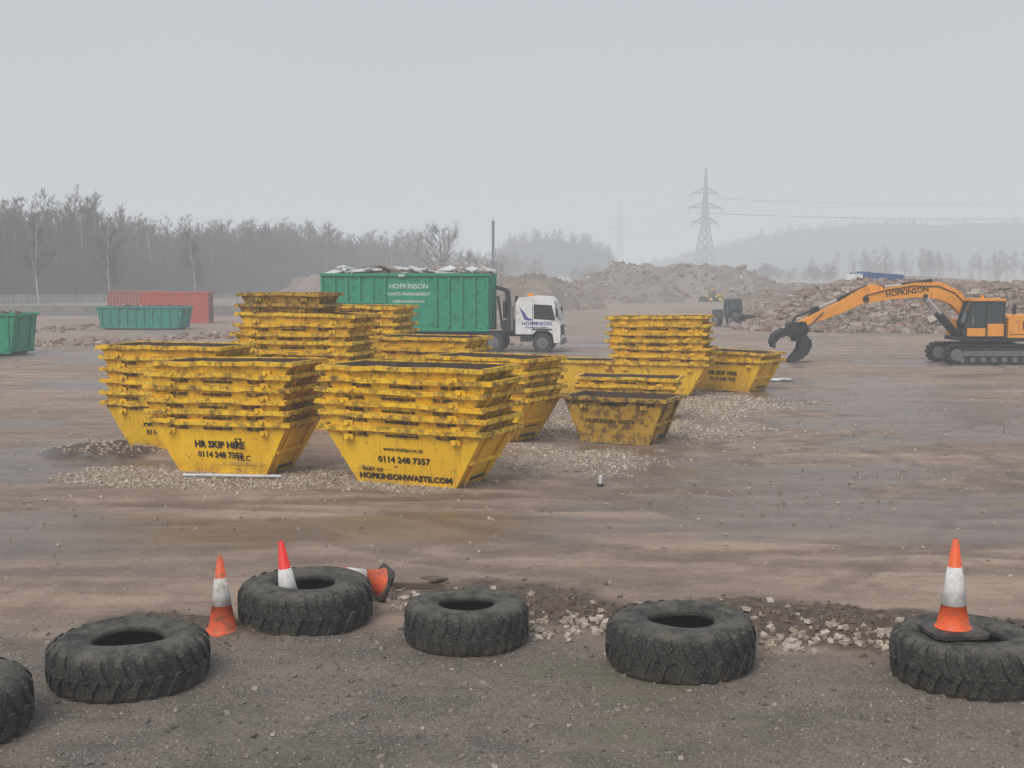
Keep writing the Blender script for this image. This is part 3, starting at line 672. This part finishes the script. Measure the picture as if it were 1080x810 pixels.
# ------------------------------------------------------------ excavator
def thick(pts,hw):
    up=[];dn=[]
    for i,(x,z) in enumerate(pts):
        a=pts[max(0,i-1)]; b=pts[min(len(pts)-1,i+1)]; dx,dz=b[0]-a[0],b[1]-a[1]; l=math.hypot(dx,dz); nx,nz=-dz/l,dx/l
        up.append((x+nx*hw[i],z+nz*hw[i])); dn.append((x-nx*hw[i],z-nz*hw[i]))
    return up+dn[::-1]
def excavator():
    mb=MB()
    for sg in(-1,1):
        yc=sg*1.1
        pts=[]; Lh=1.7; r=.40
        for i in range(11): a=math.pi/2+math.pi*i/10; pts.append((-Lh+r*math.cos(a),.44+r*math.sin(a)))
        for i in range(11): a=-math.pi/2+math.pi*i/10; pts.append((Lh+r*math.cos(a),.44+r*math.sin(a)))
        mb.prism(pts,yc-.22,yc+.22,1)
        per=2*2*Lh+2*math.pi*r; n=46
        for i in range(n):
            s=per*i/n
            if s<2*Lh: p=(-Lh+s,.44+r+.03); a=0
            elif s<2*Lh+math.pi*r: q=(s-2*Lh)/r; p=(Lh+(r+.03)*math.sin(q),.44+(r+.03)*math.cos(q)); a=q
            elif s<4*Lh+math.pi*r: p=(Lh-(s-2*Lh-math.pi*r),.44-r-.03); a=math.pi
            else: q=(s-4*Lh-math.pi*r)/r; p=(-Lh-(r+.03)*math.sin(q),.44-(r+.03)*math.cos(q)); a=math.pi+q
            mb.box(p[0],yc,p[1],.17,.6,.045,1,Matrix.Rotation(a,3,'Y')); mb.box(p[0]+math.sin(a)*.03,yc,p[1]+math.cos(a)*.03,.025,.6,.05,1,Matrix.Rotation(a,3,'Y'))
        for i in range(7): mb.cyl((-1.45+i*.48,yc-.25,.22),(-1.45+i*.48,yc+.25,.22),.13,n=12,mi=5)
        for x in(-Lh,Lh): mb.cyl((x,yc-.26,.44),(x,yc+.26,.44),.27,n=16,mi=5)
        mb.box(0,yc,.5,2.8,.5,.24,5)
    mb.box(0,0,.62,1.6,1.8,.4,1); mb.cyl((0,0,.8),(0,0,1.05),.65,n=24,mi=1)
    mb.box(.75,0,1.12,4.1,2.5,.18,1)
    mb.prism([(.62,1.2),(2.4,1.2),(2.4,2.12),(2.2,2.2),(.75,2.2),(.62,2.1)],-1.27,1.27,0)
    mb.prism([(2.4,1.05),(2.75,1.05),(2.98,1.35),(2.98,1.95),(2.8,2.15),(2.4,2.2)],-1.27,1.27,5)
    mb.box(-.3,.85,1.6,1.9,.78,.75,0)
    for i in range(6): mb.box(1.3+i*.14,-1.275,1.75,.05,.02,.4,1)
    mb.box(1.2,-1.275,1.35,1.0,.02,.03,1); mb.cyl((1.6,.4,2.2),(1.6,.4,2.65),.07,n=10,mi=1)
    for x in(.8,1.5,2.3): mb.cyl((x,-1.2,2.2),(x,-1.2,2.5),.02,n=6,mi=1)
    mb.cyl((.8,-1.2,2.5),(2.3,-1.2,2.5),.02,n=6,mi=1)
    y0,y1=-1.28,-.32
    gl=[(-1.18,1.3),(-1.29,1.85),(-.99,2.78),(.38,2.80),(.38,1.3)]
    mb.prism(gl,y0+.02,y1-.02,2)
    def rail(pts,mi,w=.09):
        for yy in(y0+.03,y1-.03):
            for i in range(len(pts)):
                a=pts[i]; b=pts[(i+1)%len(pts)]; mb.beam((a[0],yy,a[1]),(b[0],yy,b[1]),w,w,mi)
    rail([(-1.22,1.25),(-1.33,1.85),(-1.02,2.83),(.42,2.83),(.42,1.25)],1,.085)
    mb.box(-.3,(y0+y1)/2,2.90,1.5,y1-y0+.04,.12,0)
    mb.box(-.38,y0+.0,2.05,.07,.06,1.6,1)
    mb.box(-.82,y0+.0,1.45,.86,.03,.36,0); mb.box(.04,y0+.0,1.55,.74,.035,.56,0)
    mb.box(-.2,-.8,1.95,.45,.45,.7,1)
    mb.beam((-1.33,y0+.03,1.85),(-1.33,y1-.03,1.85),.05,mi=1)
    mb.box(-1.0,y0-.03,2.0,.02,.02,.5,3); mb.cyl((-.4,-.8,2.95),(-.4,-.8,3.1),.06,n=8,mi=6)
    mb.box(-1.3,-1.4,2.3,.05,.16,.3,1)
    by0,by1=-.05,.40
    boom=[(-.25,1.55),(-.75,2.35),(-1.35,2.98),(-2.1,3.30),(-3.2,3.32),(-4.4,3.15),(-5.5,2.9)]
    mb.prism(thick(boom,[.2,.29,.36,.39,.33,.27,.19]),by0,by1,0)
    mb.cyl((-.25,by0-.08,1.55),(-.25,by1+.08,1.55),.16,n=14,mi=1); mb.cyl((-5.45,by0-.08,2.92),(-5.45,by1+.08,2.92),.13,n=14,mi=1)
    put_text(mb,'HOPKINSON',.34,(-3.55,by0-.006,3.13),(1,0,.13),(-.13,0,1),4,.01)
    st=[(-4.65,3.37),(-5.1,3.37),(-5.6,3.05),(-6.6,2.52),(-8.45,1.75)]
    mb.prism(thick(st,[.10,.24,.32,.27,.15]),by0+.06,by1-.06,0)
    mb.cyl((-8.4,by0-.05,1.78),(-8.4,by1+.05,1.78),.12,n=12,mi=1)
    def ram(a,b,yy,r,f=.55):
        a=Vector((a[0],yy,a[1])); b=Vector((b[0],yy,b[1])); m=a.lerp(b,f); mb.cyl(a,m,r,n=12,mi=1); mb.cyl(m,b,r*.55,n=10,mi=3); mb.cyl(a+Vector((0,-.07,0)),a+Vector((0,.07,0)),r*1.1,n=10,mi=1); mb.cyl(b+Vector((0,-.07,0)),b+Vector((0,.07,0)),r*.9,n=10,mi=1)
    ram((-1.15,1.25),(-2.75,3.05),by0-.12,.10); ram((-1.15,1.25),(-2.75,3.05),by1+.12,.10)
    ram((-2.45,3.72),(-4.65,3.45),.17,.10,.6); mb.box(-2.45,.17,3.64,.25,.1,.25,0)
    ram((-5.4,3.45),(-7.6,2.5),.17,.085,.6)
    mb.beam((-7.6,.17,2.5),(-7.95,.17,2.0),.08,.3,1); mb.beam((-7.6,.17,2.5),(-8.6,.17,2.1),.09,mi=1); mb.beam((-8.6,.17,2.1),(-8.85,.17,1.6),.1,mi=1)
    for yy in(by0-.04,by1+.04):
        for i in range(len(boom)-2): mb.cyl((boom[i+1][0],yy,boom[i+1][1]+.2),(boom[i+2][0],yy,boom[i+2][1]+.18),.025,n=6,mi=1)
    mb.prism([(-8.95,1.8),(-8.2,1.9),(-8.0,1.5),(-8.2,1.2),(-8.8,1.15),(-9.1,1.45)],-.1,.45,1)
    mb.cyl((-8.5,.17,1.3),(-8.5,.17,1.0),.3,n=16,mi=1)
    for k,yy in enumerate((-.26,.0,.26,.52)):
        mb.prism(thick([(-8.75,1.35),(-9.15,1.42),(-9.5,1.25),(-9.68,.95),(-9.62,.7)],[.16,.17,.14,.09,.03]),yy-.05,yy+.05,1)
        mb.prism(thick([(-8.3,1.25),(-8.2,.9),(-8.3,.55),(-8.6,.25),(-8.95,.03)],[.16,.24,.22,.15,.03]),yy-.02,yy+.08,1)
    mb.prism(thick([(-8.0,1.1),(-7.96,.8),(-8.12,.45),(-8.4,.2)],[.03,.03,.03,.03]),-.3,.6,1); mb.prism(thick([(-9.2,1.55),(-9.62,1.3),(-9.72,.95)],[.03,.03,.03]),-.3,.6,1)
    mb.cyl((-9.0,.17,1.5),(-8.2,.17,.8),.06,n=8,mi=3); mb.cyl((-7.4,-.05,2.3),(-8.4,-.15,1.3),.03,n=6,mi=1)
    return mb.obj('excavator',[M_orange,M_dark,M_glass,M_chrome,M_black,M_mid,M_amber],(21.55,56.4,0),math.radians(1.5),.012)
excavator()

# ------------------------------------------------------------ wheel loader and dumper
def loader(name,px,py,rz,body,s=1.0,pz=0):
    mb=MB()
    for xx in(-1.3,1.3):
        for sd in(-1,1): wheel(mb,xx,sd*.95,.68,.5,3,0,sd)
    mb.box(-1.4,0,1.35,2.2,1.5,.85,0); mb.prism([(-2.5,.9),(-2.5,1.6),(-2.2,1.8),(-.5,1.9),(-.5,.9)],-.75,.75,0)
    mb.box(.6,0,1.0,2.0,.9,.5,1); mb.prism([(-.5,1.3),(-.45,2.9),(.7,2.9),(.95,1.9),(.8,1.3)],-.7,.7,2); mb.box(.1,0,2.98,1.4,1.5,.12,0)
    for yy in(-.7,.7):
        for a,b in(((-.5,1.3),(-.45,2.95)),((.95,1.9),(.7,2.95)),((.2,1.3),(.2,2.95))): mb.beam((a[0],yy,a[1]),(b[0],yy,b[1]),.09,mi=0)
        mb.prism(thick([(.9,1.5),(1.9,1.2),(2.6,.6)],[.12,.16,.1]),yy*.7-.06,yy*.7+.06,0)
    mb.prism([(2.5,.15),(3.5,.08),(3.5,.14),(2.75,.3),(2.6,.8),(2.85,1.3),(2.78,1.34),(2.45,.85)],-1.3,1.3,1)
    for yy in(-1.29,1.29): mb.prism([(2.5,.15),(3.5,.1),(2.85,1.3),(2.45,.85)],yy-.02,yy+.02,1)
    o=mb.obj(name,[body,M_dark,M_glass,M_tyre],(px,py,pz),math.radians(rz),.015); o.scale=(s,)*3; return o
loader('wheel_loader',17.1,96,-62,M_mid,.72)
loader('wheel_loader',29.3,180,-160,M_skip,.6,.1)
mb=MB()
for xx in(-2.2,-.9,2.4):
    for sd in(-1,1): wheel(mb,xx,sd*1.0,.62,.45,2,3,sd)
mb.box(0,0,1.0,6.6,.9,.35,3); mb.prism([(-3.4,1.4),(1.3,1.4),(1.7,2.6),(1.5,3.3),(1.1,3.2),(-3.7,2.9),(-4.0,2.4)],-1.25,1.25,0)
for i in range(6): mb.box(-3.0+i*.75,-1.28,2.2,.1,.08,1.3,0)
mb.prism([(1.9,1.1),(1.9,2.9),(2.1,3.05),(3.1,3.0),(3.4,2.1),(3.5,1.1)],-.9,.9,4); mb.prism([(2.2,2.0),(3.3,2.0),(3.05,2.8),(2.2,2.85)],-.93,-.905,1); mb.box(2.6,0,3.1,1.0,.9,.12,0)
dt=mb.obj('dump_truck',[M_blue,M_glass,M_tyre,M_dark,M_white],(33.2,114,1.95),math.radians(196),.01); dt.scale=(.72,)*3

# ------------------------------------------------------------ small debris
mb=MB()
for i in range(6):
    mb.cyl((-1.0+i*.33,.02*math.sin(i),.04),(-1.0+(i+1)*.33,.02*math.sin(i+1),.04),.03,n=10,mi=0)
mb.obj('plastic_pipe',[M_sheet],(-5.5,24.0,.03),math.radians(-4))
mb=MB(); mb.cyl((0,0,0),(0,0,.15),.035,n=14,mi=0); mb.cyl((0,0,.15),(0,0,.165),.038,.02,n=14,mi=0); mb.cyl((0,0,-.02),(0,0,.01),.07,.06,n=14,mi=1)
mb.obj('marker_post',[M_sheet,M_dark],(1.69,23.3,.02))
def litter(name,x,y,sx,sy,rz,mat,seed):
    nx=10; vs=[((i/nx-.5)*sx,(j/nx-.5)*sy,.02+.09*float(fbm(i*.35,j*.35,1,3,seed))) for i in range(nx+1) for j in range(nx+1)]
    mb=MB(); mb.add(vs,[(i*(nx+1)+j,(i+1)*(nx+1)+j,(i+1)*(nx+1)+j+1,i*(nx+1)+j+1) for i in range(nx) for j in range(nx)],0,True)
    mb.obj(name,[mat],(x,y,0),rz,recalc=False)
litter('plastic_sheet',10.1,46.5,1.1,.6,.2,M_sheet,2)
mb=MB(); mb.box(0,0,.05,.9,.06,.06,0,Euler((0,.1,.3)).to_matrix()); mb.box(.3,.3,.06,.5,.2,.03,0,Euler((.1,.2,1.3)).to_matrix()); mb.obj('broken_timber',[M_wood],(-1.3,15.4,.02))

# ------------------------------------------------------------ trees
def tree_mesh(name,seed,Ht,mats,spread=.30,nprim=30,start=.18,r0=.13,fork=False):
    r=random.Random(seed); V=[];F=[];MI=[]
    def seg(p,q,ra,rb,n,mi):
        d=(q-p)
        if d.length<1e-5: return
        d.normalize(); a=Vector((0,0,1)) if abs(d.z)<.8 else Vector((1,0,0)); u=d.cross(a).normalized(); w=d.cross(u)
        o=len(V)
        for pp,rr in((p,ra),(q,rb)):
            for i in range(n):
                t=2*math.pi*i/n; V.append(tuple(pp+u*math.cos(t)*rr+w*math.sin(t)*rr))
        for i in range(n): F.append((o+i,o+(i+1)%n,o+n+(i+1)%n,o+n+i)); MI.append(mi)
    def limb(p,d,L,ra,lev):
        ns=3 if lev<3 else 1; pts=[p]; dd=d.copy()
        for i in range(ns):
            dd=(dd+Vector((r.gauss(0,.12),r.gauss(0,.12),r.gauss(.06,.1)))).normalized(); pts.append(pts[-1]+dd*L/ns)
        for i in range(ns): seg(pts[i],pts[i+1],ra*(1-.75*i/ns),ra*(1-.75*(i+1)/ns),3,1 if lev>1 else 0)
        if lev>=3: return
        nb={1:7,2:4}[lev] if not fork else {1:9,2:6}[lev]
        for k in range(nb):
            t=r.uniform(.25,1.0); i=min(ns-1,int(t*ns)); q=pts[i].lerp(pts[i+1],t*ns-i)
            ax=Vector((r.gauss(0,1),r.gauss(0,1),r.gauss(.5,.6))).normalized(); nd=(dd+ax*.85).normalized()
            limb(q,nd,L*r.uniform(.35,.6),max(.02,ra*.5*(1-.4*t)),lev+1)
    pts=[Vector((0,0,-.2))]; lean=Vector((r.gauss(0,.06),r.gauss(0,.06),1)); n=8
    for i in range(n):
        lean=(lean+Vector((r.gauss(0,.05),r.gauss(0,.05),.1))).normalized(); pts.append(pts[-1]+lean*Ht/n)
    for i in range(n): seg(pts[i],pts[i+1],r0*(1-.9*i/n)+.02,r0*(1-.9*(i+1)/n)+.015,5,2)
    for k in range(nprim):
        t=start+(1-start)*(k+r.random())/nprim; i=min(n-1,int(t*n)); q=pts[i].lerp(pts[i+1],t*n-i)
        a=r.uniform(0,6.28); el=r.uniform(.5,1.1) if not fork else r.uniform(.2,1.0)
        d=Vector((math.cos(a)*math.cos(el),math.sin(a)*math.cos(el),math.sin(el)))
        L=Ht*spread*(1.15-t)*r.uniform(.6,1.2)+.5
        limb(q,d,L,max(.025,r0*.42*(1-t)+.015),1)
    me=bpy.data.meshes.new(name); me.from_pydata(V,[],F)
    for m in mats: me.materials.append(m)
    me.polygons.foreach_set('material_index',MI); me.update(); return me
TM=[tree_mesh('bare_tree_%d'%i,i,13,[M_bark,M_twig,M_birch if i%3==0 else M_bark],.30 if i<5 else .24,30,.15 if i%2 else .32) for i in range(8)]
SHR=[tree_mesh('shrub_%d'%i,40+i,4.5,[M_bark,M_twig,M_bark],.55,26,.03,r0=.05) for i in range(3)]
def inst(par,me,x,y,z,s,r):
    o=bpy.data.objects.new('tree_part',me); scene.collection.objects.link(o); o.location=(x,y,z); o.rotation_euler=(0,0,r.uniform(0,6.28)); o.scale=(s*r.uniform(.95,1.2),s*r.uniform(.95,1.2),s); o.parent=par
def mass(name):
    e=bpy.data.objects.new(name,None); scene.collection.objects.link(e); return e
r=random.Random(99)
w=mass('woodland')
A=Vector((-92,112)); B=Vector((-21,325)); d=(B-A); Ln=d.length; dn=d.normalized(); nm=Vector((-dn.y,dn.x))
for row in range(9):
    s=0
    while s<Ln:
        p=A+dn*(s+r.uniform(-1,1))+nm*(row*2.4+r.uniform(-1.2,1.2))
        hh=1.12-.17*min(1,s/150)+.07*math.sin(s*.09)+.06*math.sin(s*.23+1)
        inst(w,r.choice(TM),p.x,p.y,0,hh*r.uniform(.70,1.12),r); s+=r.uniform(1.6,3.1)
for row in range(5):
    s=0
    while s<Ln:
        p=A+dn*s+nm*(row*2.2-2.5+r.uniform(-1,1)); inst(w,r.choice(SHR),p.x,p.y,0,r.uniform(.6,1.45),r); s+=r.uniform(1.2,2.6)
OAK=tree_mesh('oak',77,12,[M_bark,M_bark,M_bark],.55,34,.2,r0=.3,fork=True)
def tree(name,me,x,y,s,rz=0,z=0):
    o=bpy.data.objects.new(name,me); scene.collection.objects.link(o); o.location=(x,y,z); o.scale=(s,s,s); o.rotation_euler=(0,0,rz)
tree('bare_tree',OAK,-11.6,208,.98,1)
tree('bare_tree',OAK,-3.0,243,.55,2); tree('bare_tree',SHR[1],-7.5,228,1.6,2)
tree('birch_tree',TM[0],-64,137,.85,2); tree('birch_tree',TM[3],-47,145,.8,1); tree('birch_tree',TM[6],-57,131,.9,4); tree('birch_tree',TM[3],-41,160,.75,3); tree('birch_tree',TM[6],-52,136,.8,5)
w2=mass('distant_trees')
for i in range(150):
    x=r.uniform(115,280); y=r.uniform(400,480); inst(w2,r.choice(TM),x,y,r.uniform(0,1),r.uniform(.55,.95),r)
for i in range(80):
    x=r.uniform(-30,10); y=r.uniform(375,440); inst(w2,r.choice(TM),x,y,0,r.uniform(.6,.9),r)
for i in range(60):
    x=r.uniform(20,110); y=r.uniform(375,490); inst(w2,r.choice(SHR),x,y,1,r.uniform(.8,1.4),r)

# ------------------------------------------------------------ hills
def hill(name,xs,zs,y0,y1,dx,amp,sc,seed,ntree=0):
    X=np.arange(xs[0],xs[-1],dx); Yv=np.arange(y0,y1,dx*1.5); A,B=np.meshgrid(X,Yv,indexing='ij')
    def hz(A,B):
        prof=np.interp(A,xs,zs); t=(B-y0)/(y1-y0); s=np.sin(np.clip(t*1.6,0,1)*math.pi/2)
        return prof*s+amp*(fbm(A,B,sc,4,seed)-.5)*2*np.clip(prof/10,0,1)-2*(t<.02)
    Zz=hz(A,B)
    I=np.arange(A.size).reshape(A.shape); F=np.stack([I[:-1,:-1],I[1:,:-1],I[1:,1:],I[:-1,1:]],-1).reshape(-1,4)
    ob=npmesh(name,np.stack([A,B,Zz],-1).reshape(-1,3),F,[M_hill],smooth=False)
    if ntree:
        e=mass(name+'_trees')
        for i in range(ntree):
            x=r.uniform(xs[0]+2,xs[-1]-2); y=r.uniform(y0+(y1-y0)*.40,y0+(y1-y0)*.8); z=float(hz(np.array([x]),np.array([y]))[0])
            inst(e,r.choice(TM),x,y,z-7,r.uniform(.7,1.0)*(1.0 if z>8 else .7),r)
hill('wooded_hill',[60,110,140,190,240,330,500,700],[6,12,21,33,39,40,42,32],740,990,3.0,3.4,12,3,420)
hill('wooded_hill',[-22,-12,0,12,24,34,44,54],[1,9,17,20,20,18,12,1],520,620,2.0,2.2,7,5,140)
hill('wooded_hill',[-300,-100,0,60,120,260],[6,12,8,10,12,8],900,1150,4,2.2,9,8)

# ------------------------------------------------------------ pylons and lines
M_pyl=paint('pylon_steel',(.15,.16,.17),amt=.1)
def pylon(x,y,z,Ht,rz,rr=.17):
    mb=MB()
    def hw(s): return (4.4*(1-s/.48)+1.3*(s/.48)) if s<.48 else 1.3-(s-.48)/.52*1.1
    lv=[0,.13,.24,.33,.41,.48,.54,.60,.65,.70,.75,.80,.86,.93,1.0]
    C=[(1,1),(-1,1),(-1,-1),(1,-1)]
    for a,b in zip(lv[:-1],lv[1:]):
        for i in range(4):
            c0,c1=C[i],C[(i+1)%4]; P=lambda c,s:(c[0]*hw(s),c[1]*hw(s),s*Ht)
            mb.cyl(P(c0,a),P(c0,b),rr*1.5,n=4,caps=False,smooth=False); mb.cyl(P(c0,a),P(c1,b),rr,n=3,caps=False,smooth=False); mb.cyl(P(c1,a),P(c0,b),rr,n=3,caps=False,smooth=False); mb.cyl(P(c0,b),P(c1,b),rr,n=3,caps=False,smooth=False)
    tips=[]
    for s,L in((.48,7.5),(.62,10.0),(.76,7.5)):
        h=hw(s)
        for sg in(-1,1):
            tip=(sg*L,0,s*Ht); tips.append(tip)
            for c in(-1,1):
                mb.cyl((sg*h,c*h,s*Ht),tip,rr*1.3,n=4,caps=False); mb.cyl((sg*h,c*h,(s+.05)*Ht),tip,rr*1.2,n=4,caps=False)
            for k in(.3,.6): mb.cyl((sg*(h+(L-h)*k),0,s*Ht),(sg*(h+(L-h)*k),0,(s+.05*(1-k))*Ht),rr,n=3,caps=False)
            mb.cyl(tip,(tip[0],0,tip[2]-2.6),.2,n=5,mi=0)
    mb.obj('electricity_pylon',[M_pyl],(x,y,z),rz,recalc=False)
    M=Matrix.Translation((x,y,z))@Matrix.Rotation(rz,4,'Z')
    return [M@Vector((t[0],t[1],t[2]-2.6)) for t in tips]
t1=pylon(96,617,5,52,math.radians(25),.2); t2=pylon(98,1130,5,66,math.radians(10),.18); t3=pylon(430,600,6,54,math.radians(75))
mb=MB()
def wire(a,b,sag,rad):
    n=26; pts=[a.lerp(b,i/n)+Vector((0,0,-sag*4*(i/n)*(1-i/n))) for i in range(n+1)]
    for i in range(n): mb.cyl(pts[i],pts[i+1],rad,n=4,caps=False)
for i in (3,2,5): wire(t1[i],t3[i],4.5,.09)
for i in (2,3,4): wire(t1[i],t2[i],7,.07)
mb.obj('power_lines',[M_pyl],recalc=False)
mb=MB(); mb.cyl((0,0,0),(0,0,9),.16,.13,n=10); mb.cyl((0,0,9),(0,0,14.6),.28,.28,n=12); mb.cyl((0,0,14.6),(0,0,15.2),.04,n=6)
for a in range(3): mb.box(.35*math.cos(a*2.1),.35*math.sin(a*2.1),8.2,.2,.2,1.4)
mb.box(.9,0,.9,1.2,.8,1.8)
mb.obj('telecoms_mast',[M_dark],(-3.7,243,0))

# ------------------------------------------------------------ mist, world, sun, camera
SIG=.0021; FOG=(.60,.62,.643)
mm=bpy.data.materials.new('mist_volume'); mm.use_nodes=True; nt=mm.node_tree; nt.nodes.clear()
o=nt.nodes.new('ShaderNodeOutputMaterial'); ab=nt.nodes.new('ShaderNodeVolumeAbsorption'); em=nt.nodes.new('ShaderNodeEmission'); ad=nt.nodes.new('ShaderNodeAddShader')
ab.inputs['Color'].default_value=(0,0,0,1); ab.inputs['Density'].default_value=SIG
em.inputs['Color'].default_value=FOG+(1,); em.inputs['Strength'].default_value=SIG  # mist emits its own pale glow, standing in for scattered sky light
nt.links.new(ab.outputs[0],ad.inputs[0]); nt.links.new(em.outputs[0],ad.inputs[1]); nt.links.new(ad.outputs[0],o.inputs['Volume'])
mb=MB(); mb.box(0,2900,45,9000,6000,110,0); mb.obj('mist',[mm])

sd=Vector((-.45,-.9,1.15)).normalized()
el=math.asin(sd.z); az=math.atan2(sd.x,sd.y)
W=bpy.data.worlds.new('World'); scene.world=W; W.use_nodes=True; nt=W.node_tree; nt.nodes.clear()
out=nt.nodes.new('ShaderNodeOutputWorld'); sky=nt.nodes.new('ShaderNodeTexSky'); sky.sky_type='NISHITA'; sky.sun_disc=False
sky.sun_elevation=el; sky.sun_rotation=az; sky.dust_density=5; sky.air_density=1.2
b1=nt.nodes.new('ShaderNodeBackground'); nt.links.new(sky.outputs[0],b1.inputs[0]); b1.inputs[1].default_value=.08
b2=nt.nodes.new('ShaderNodeBackground'); b2.inputs[1].default_value=1.0
tc=nt.nodes.new('ShaderNodeTexCoord'); sp=nt.nodes.new('ShaderNodeSeparateXYZ'); nt.links.new(tc.outputs['Generated'],sp.inputs[0])
rp=nt.nodes.new('ShaderNodeValToRGB'); rp.color_ramp.elements[0].position=0; rp.color_ramp.elements[0].color=(.60,.625,.65,1); rp.color_ramp.elements[1].position=.45; rp.color_ramp.elements[1].color=(.50,.565,.67,1)
nt.links.new(sp.outputs[2],rp.inputs[0]); nz=nt.nodes.new('ShaderNodeTexNoise'); nz.inputs['Scale'].default_value=1.6; nz.inputs['Detail'].default_value=3; nt.links.new(tc.outputs['Generated'],nz.inputs['Vector'])
mr=nt.nodes.new('ShaderNodeMapRange'); mr.inputs[1].default_value=.3; mr.inputs[2].default_value=.7; mr.inputs[3].default_value=.97; mr.inputs[4].default_value=1.05; nt.links.new(nz.outputs[0],mr.inputs[0])
nt.links.new(rp.outputs[0],b2.inputs[0]); nt.links.new(mr.outputs[0],b2.inputs[1])
mx=nt.nodes.new('ShaderNodeMixShader'); mx.inputs[0].default_value=.88
nt.links.new(b1.outputs[0],mx.inputs[1]); nt.links.new(b2.outputs[0],mx.inputs[2]); nt.links.new(mx.outputs[0],out.inputs[0])
L=bpy.data.lights.new('sun','SUN'); L.energy=2.6; L.angle=math.radians(35); L.color=(1,.95,.88)
lo=bpy.data.objects.new('sun',L); scene.collection.objects.link(lo); lo.rotation_euler=(-sd).to_track_quat('-Z','Y').to_euler(); lo.location=(-20,-40,60)

cam=bpy.data.cameras.new('camera'); co=bpy.data.objects.new('camera',cam); scene.collection.objects.link(co)
cam.sensor_width=36; cam.lens=43.33; cam.clip_end=12000; cam.clip_start=.1
co.location=(0,0,4); co.rotation_euler=(math.radians(90-5.05),0,0); scene.camera=co
print('verts',sum(len(m.vertices) for m in bpy.data.meshes),'objs',len(bpy.data.objects))
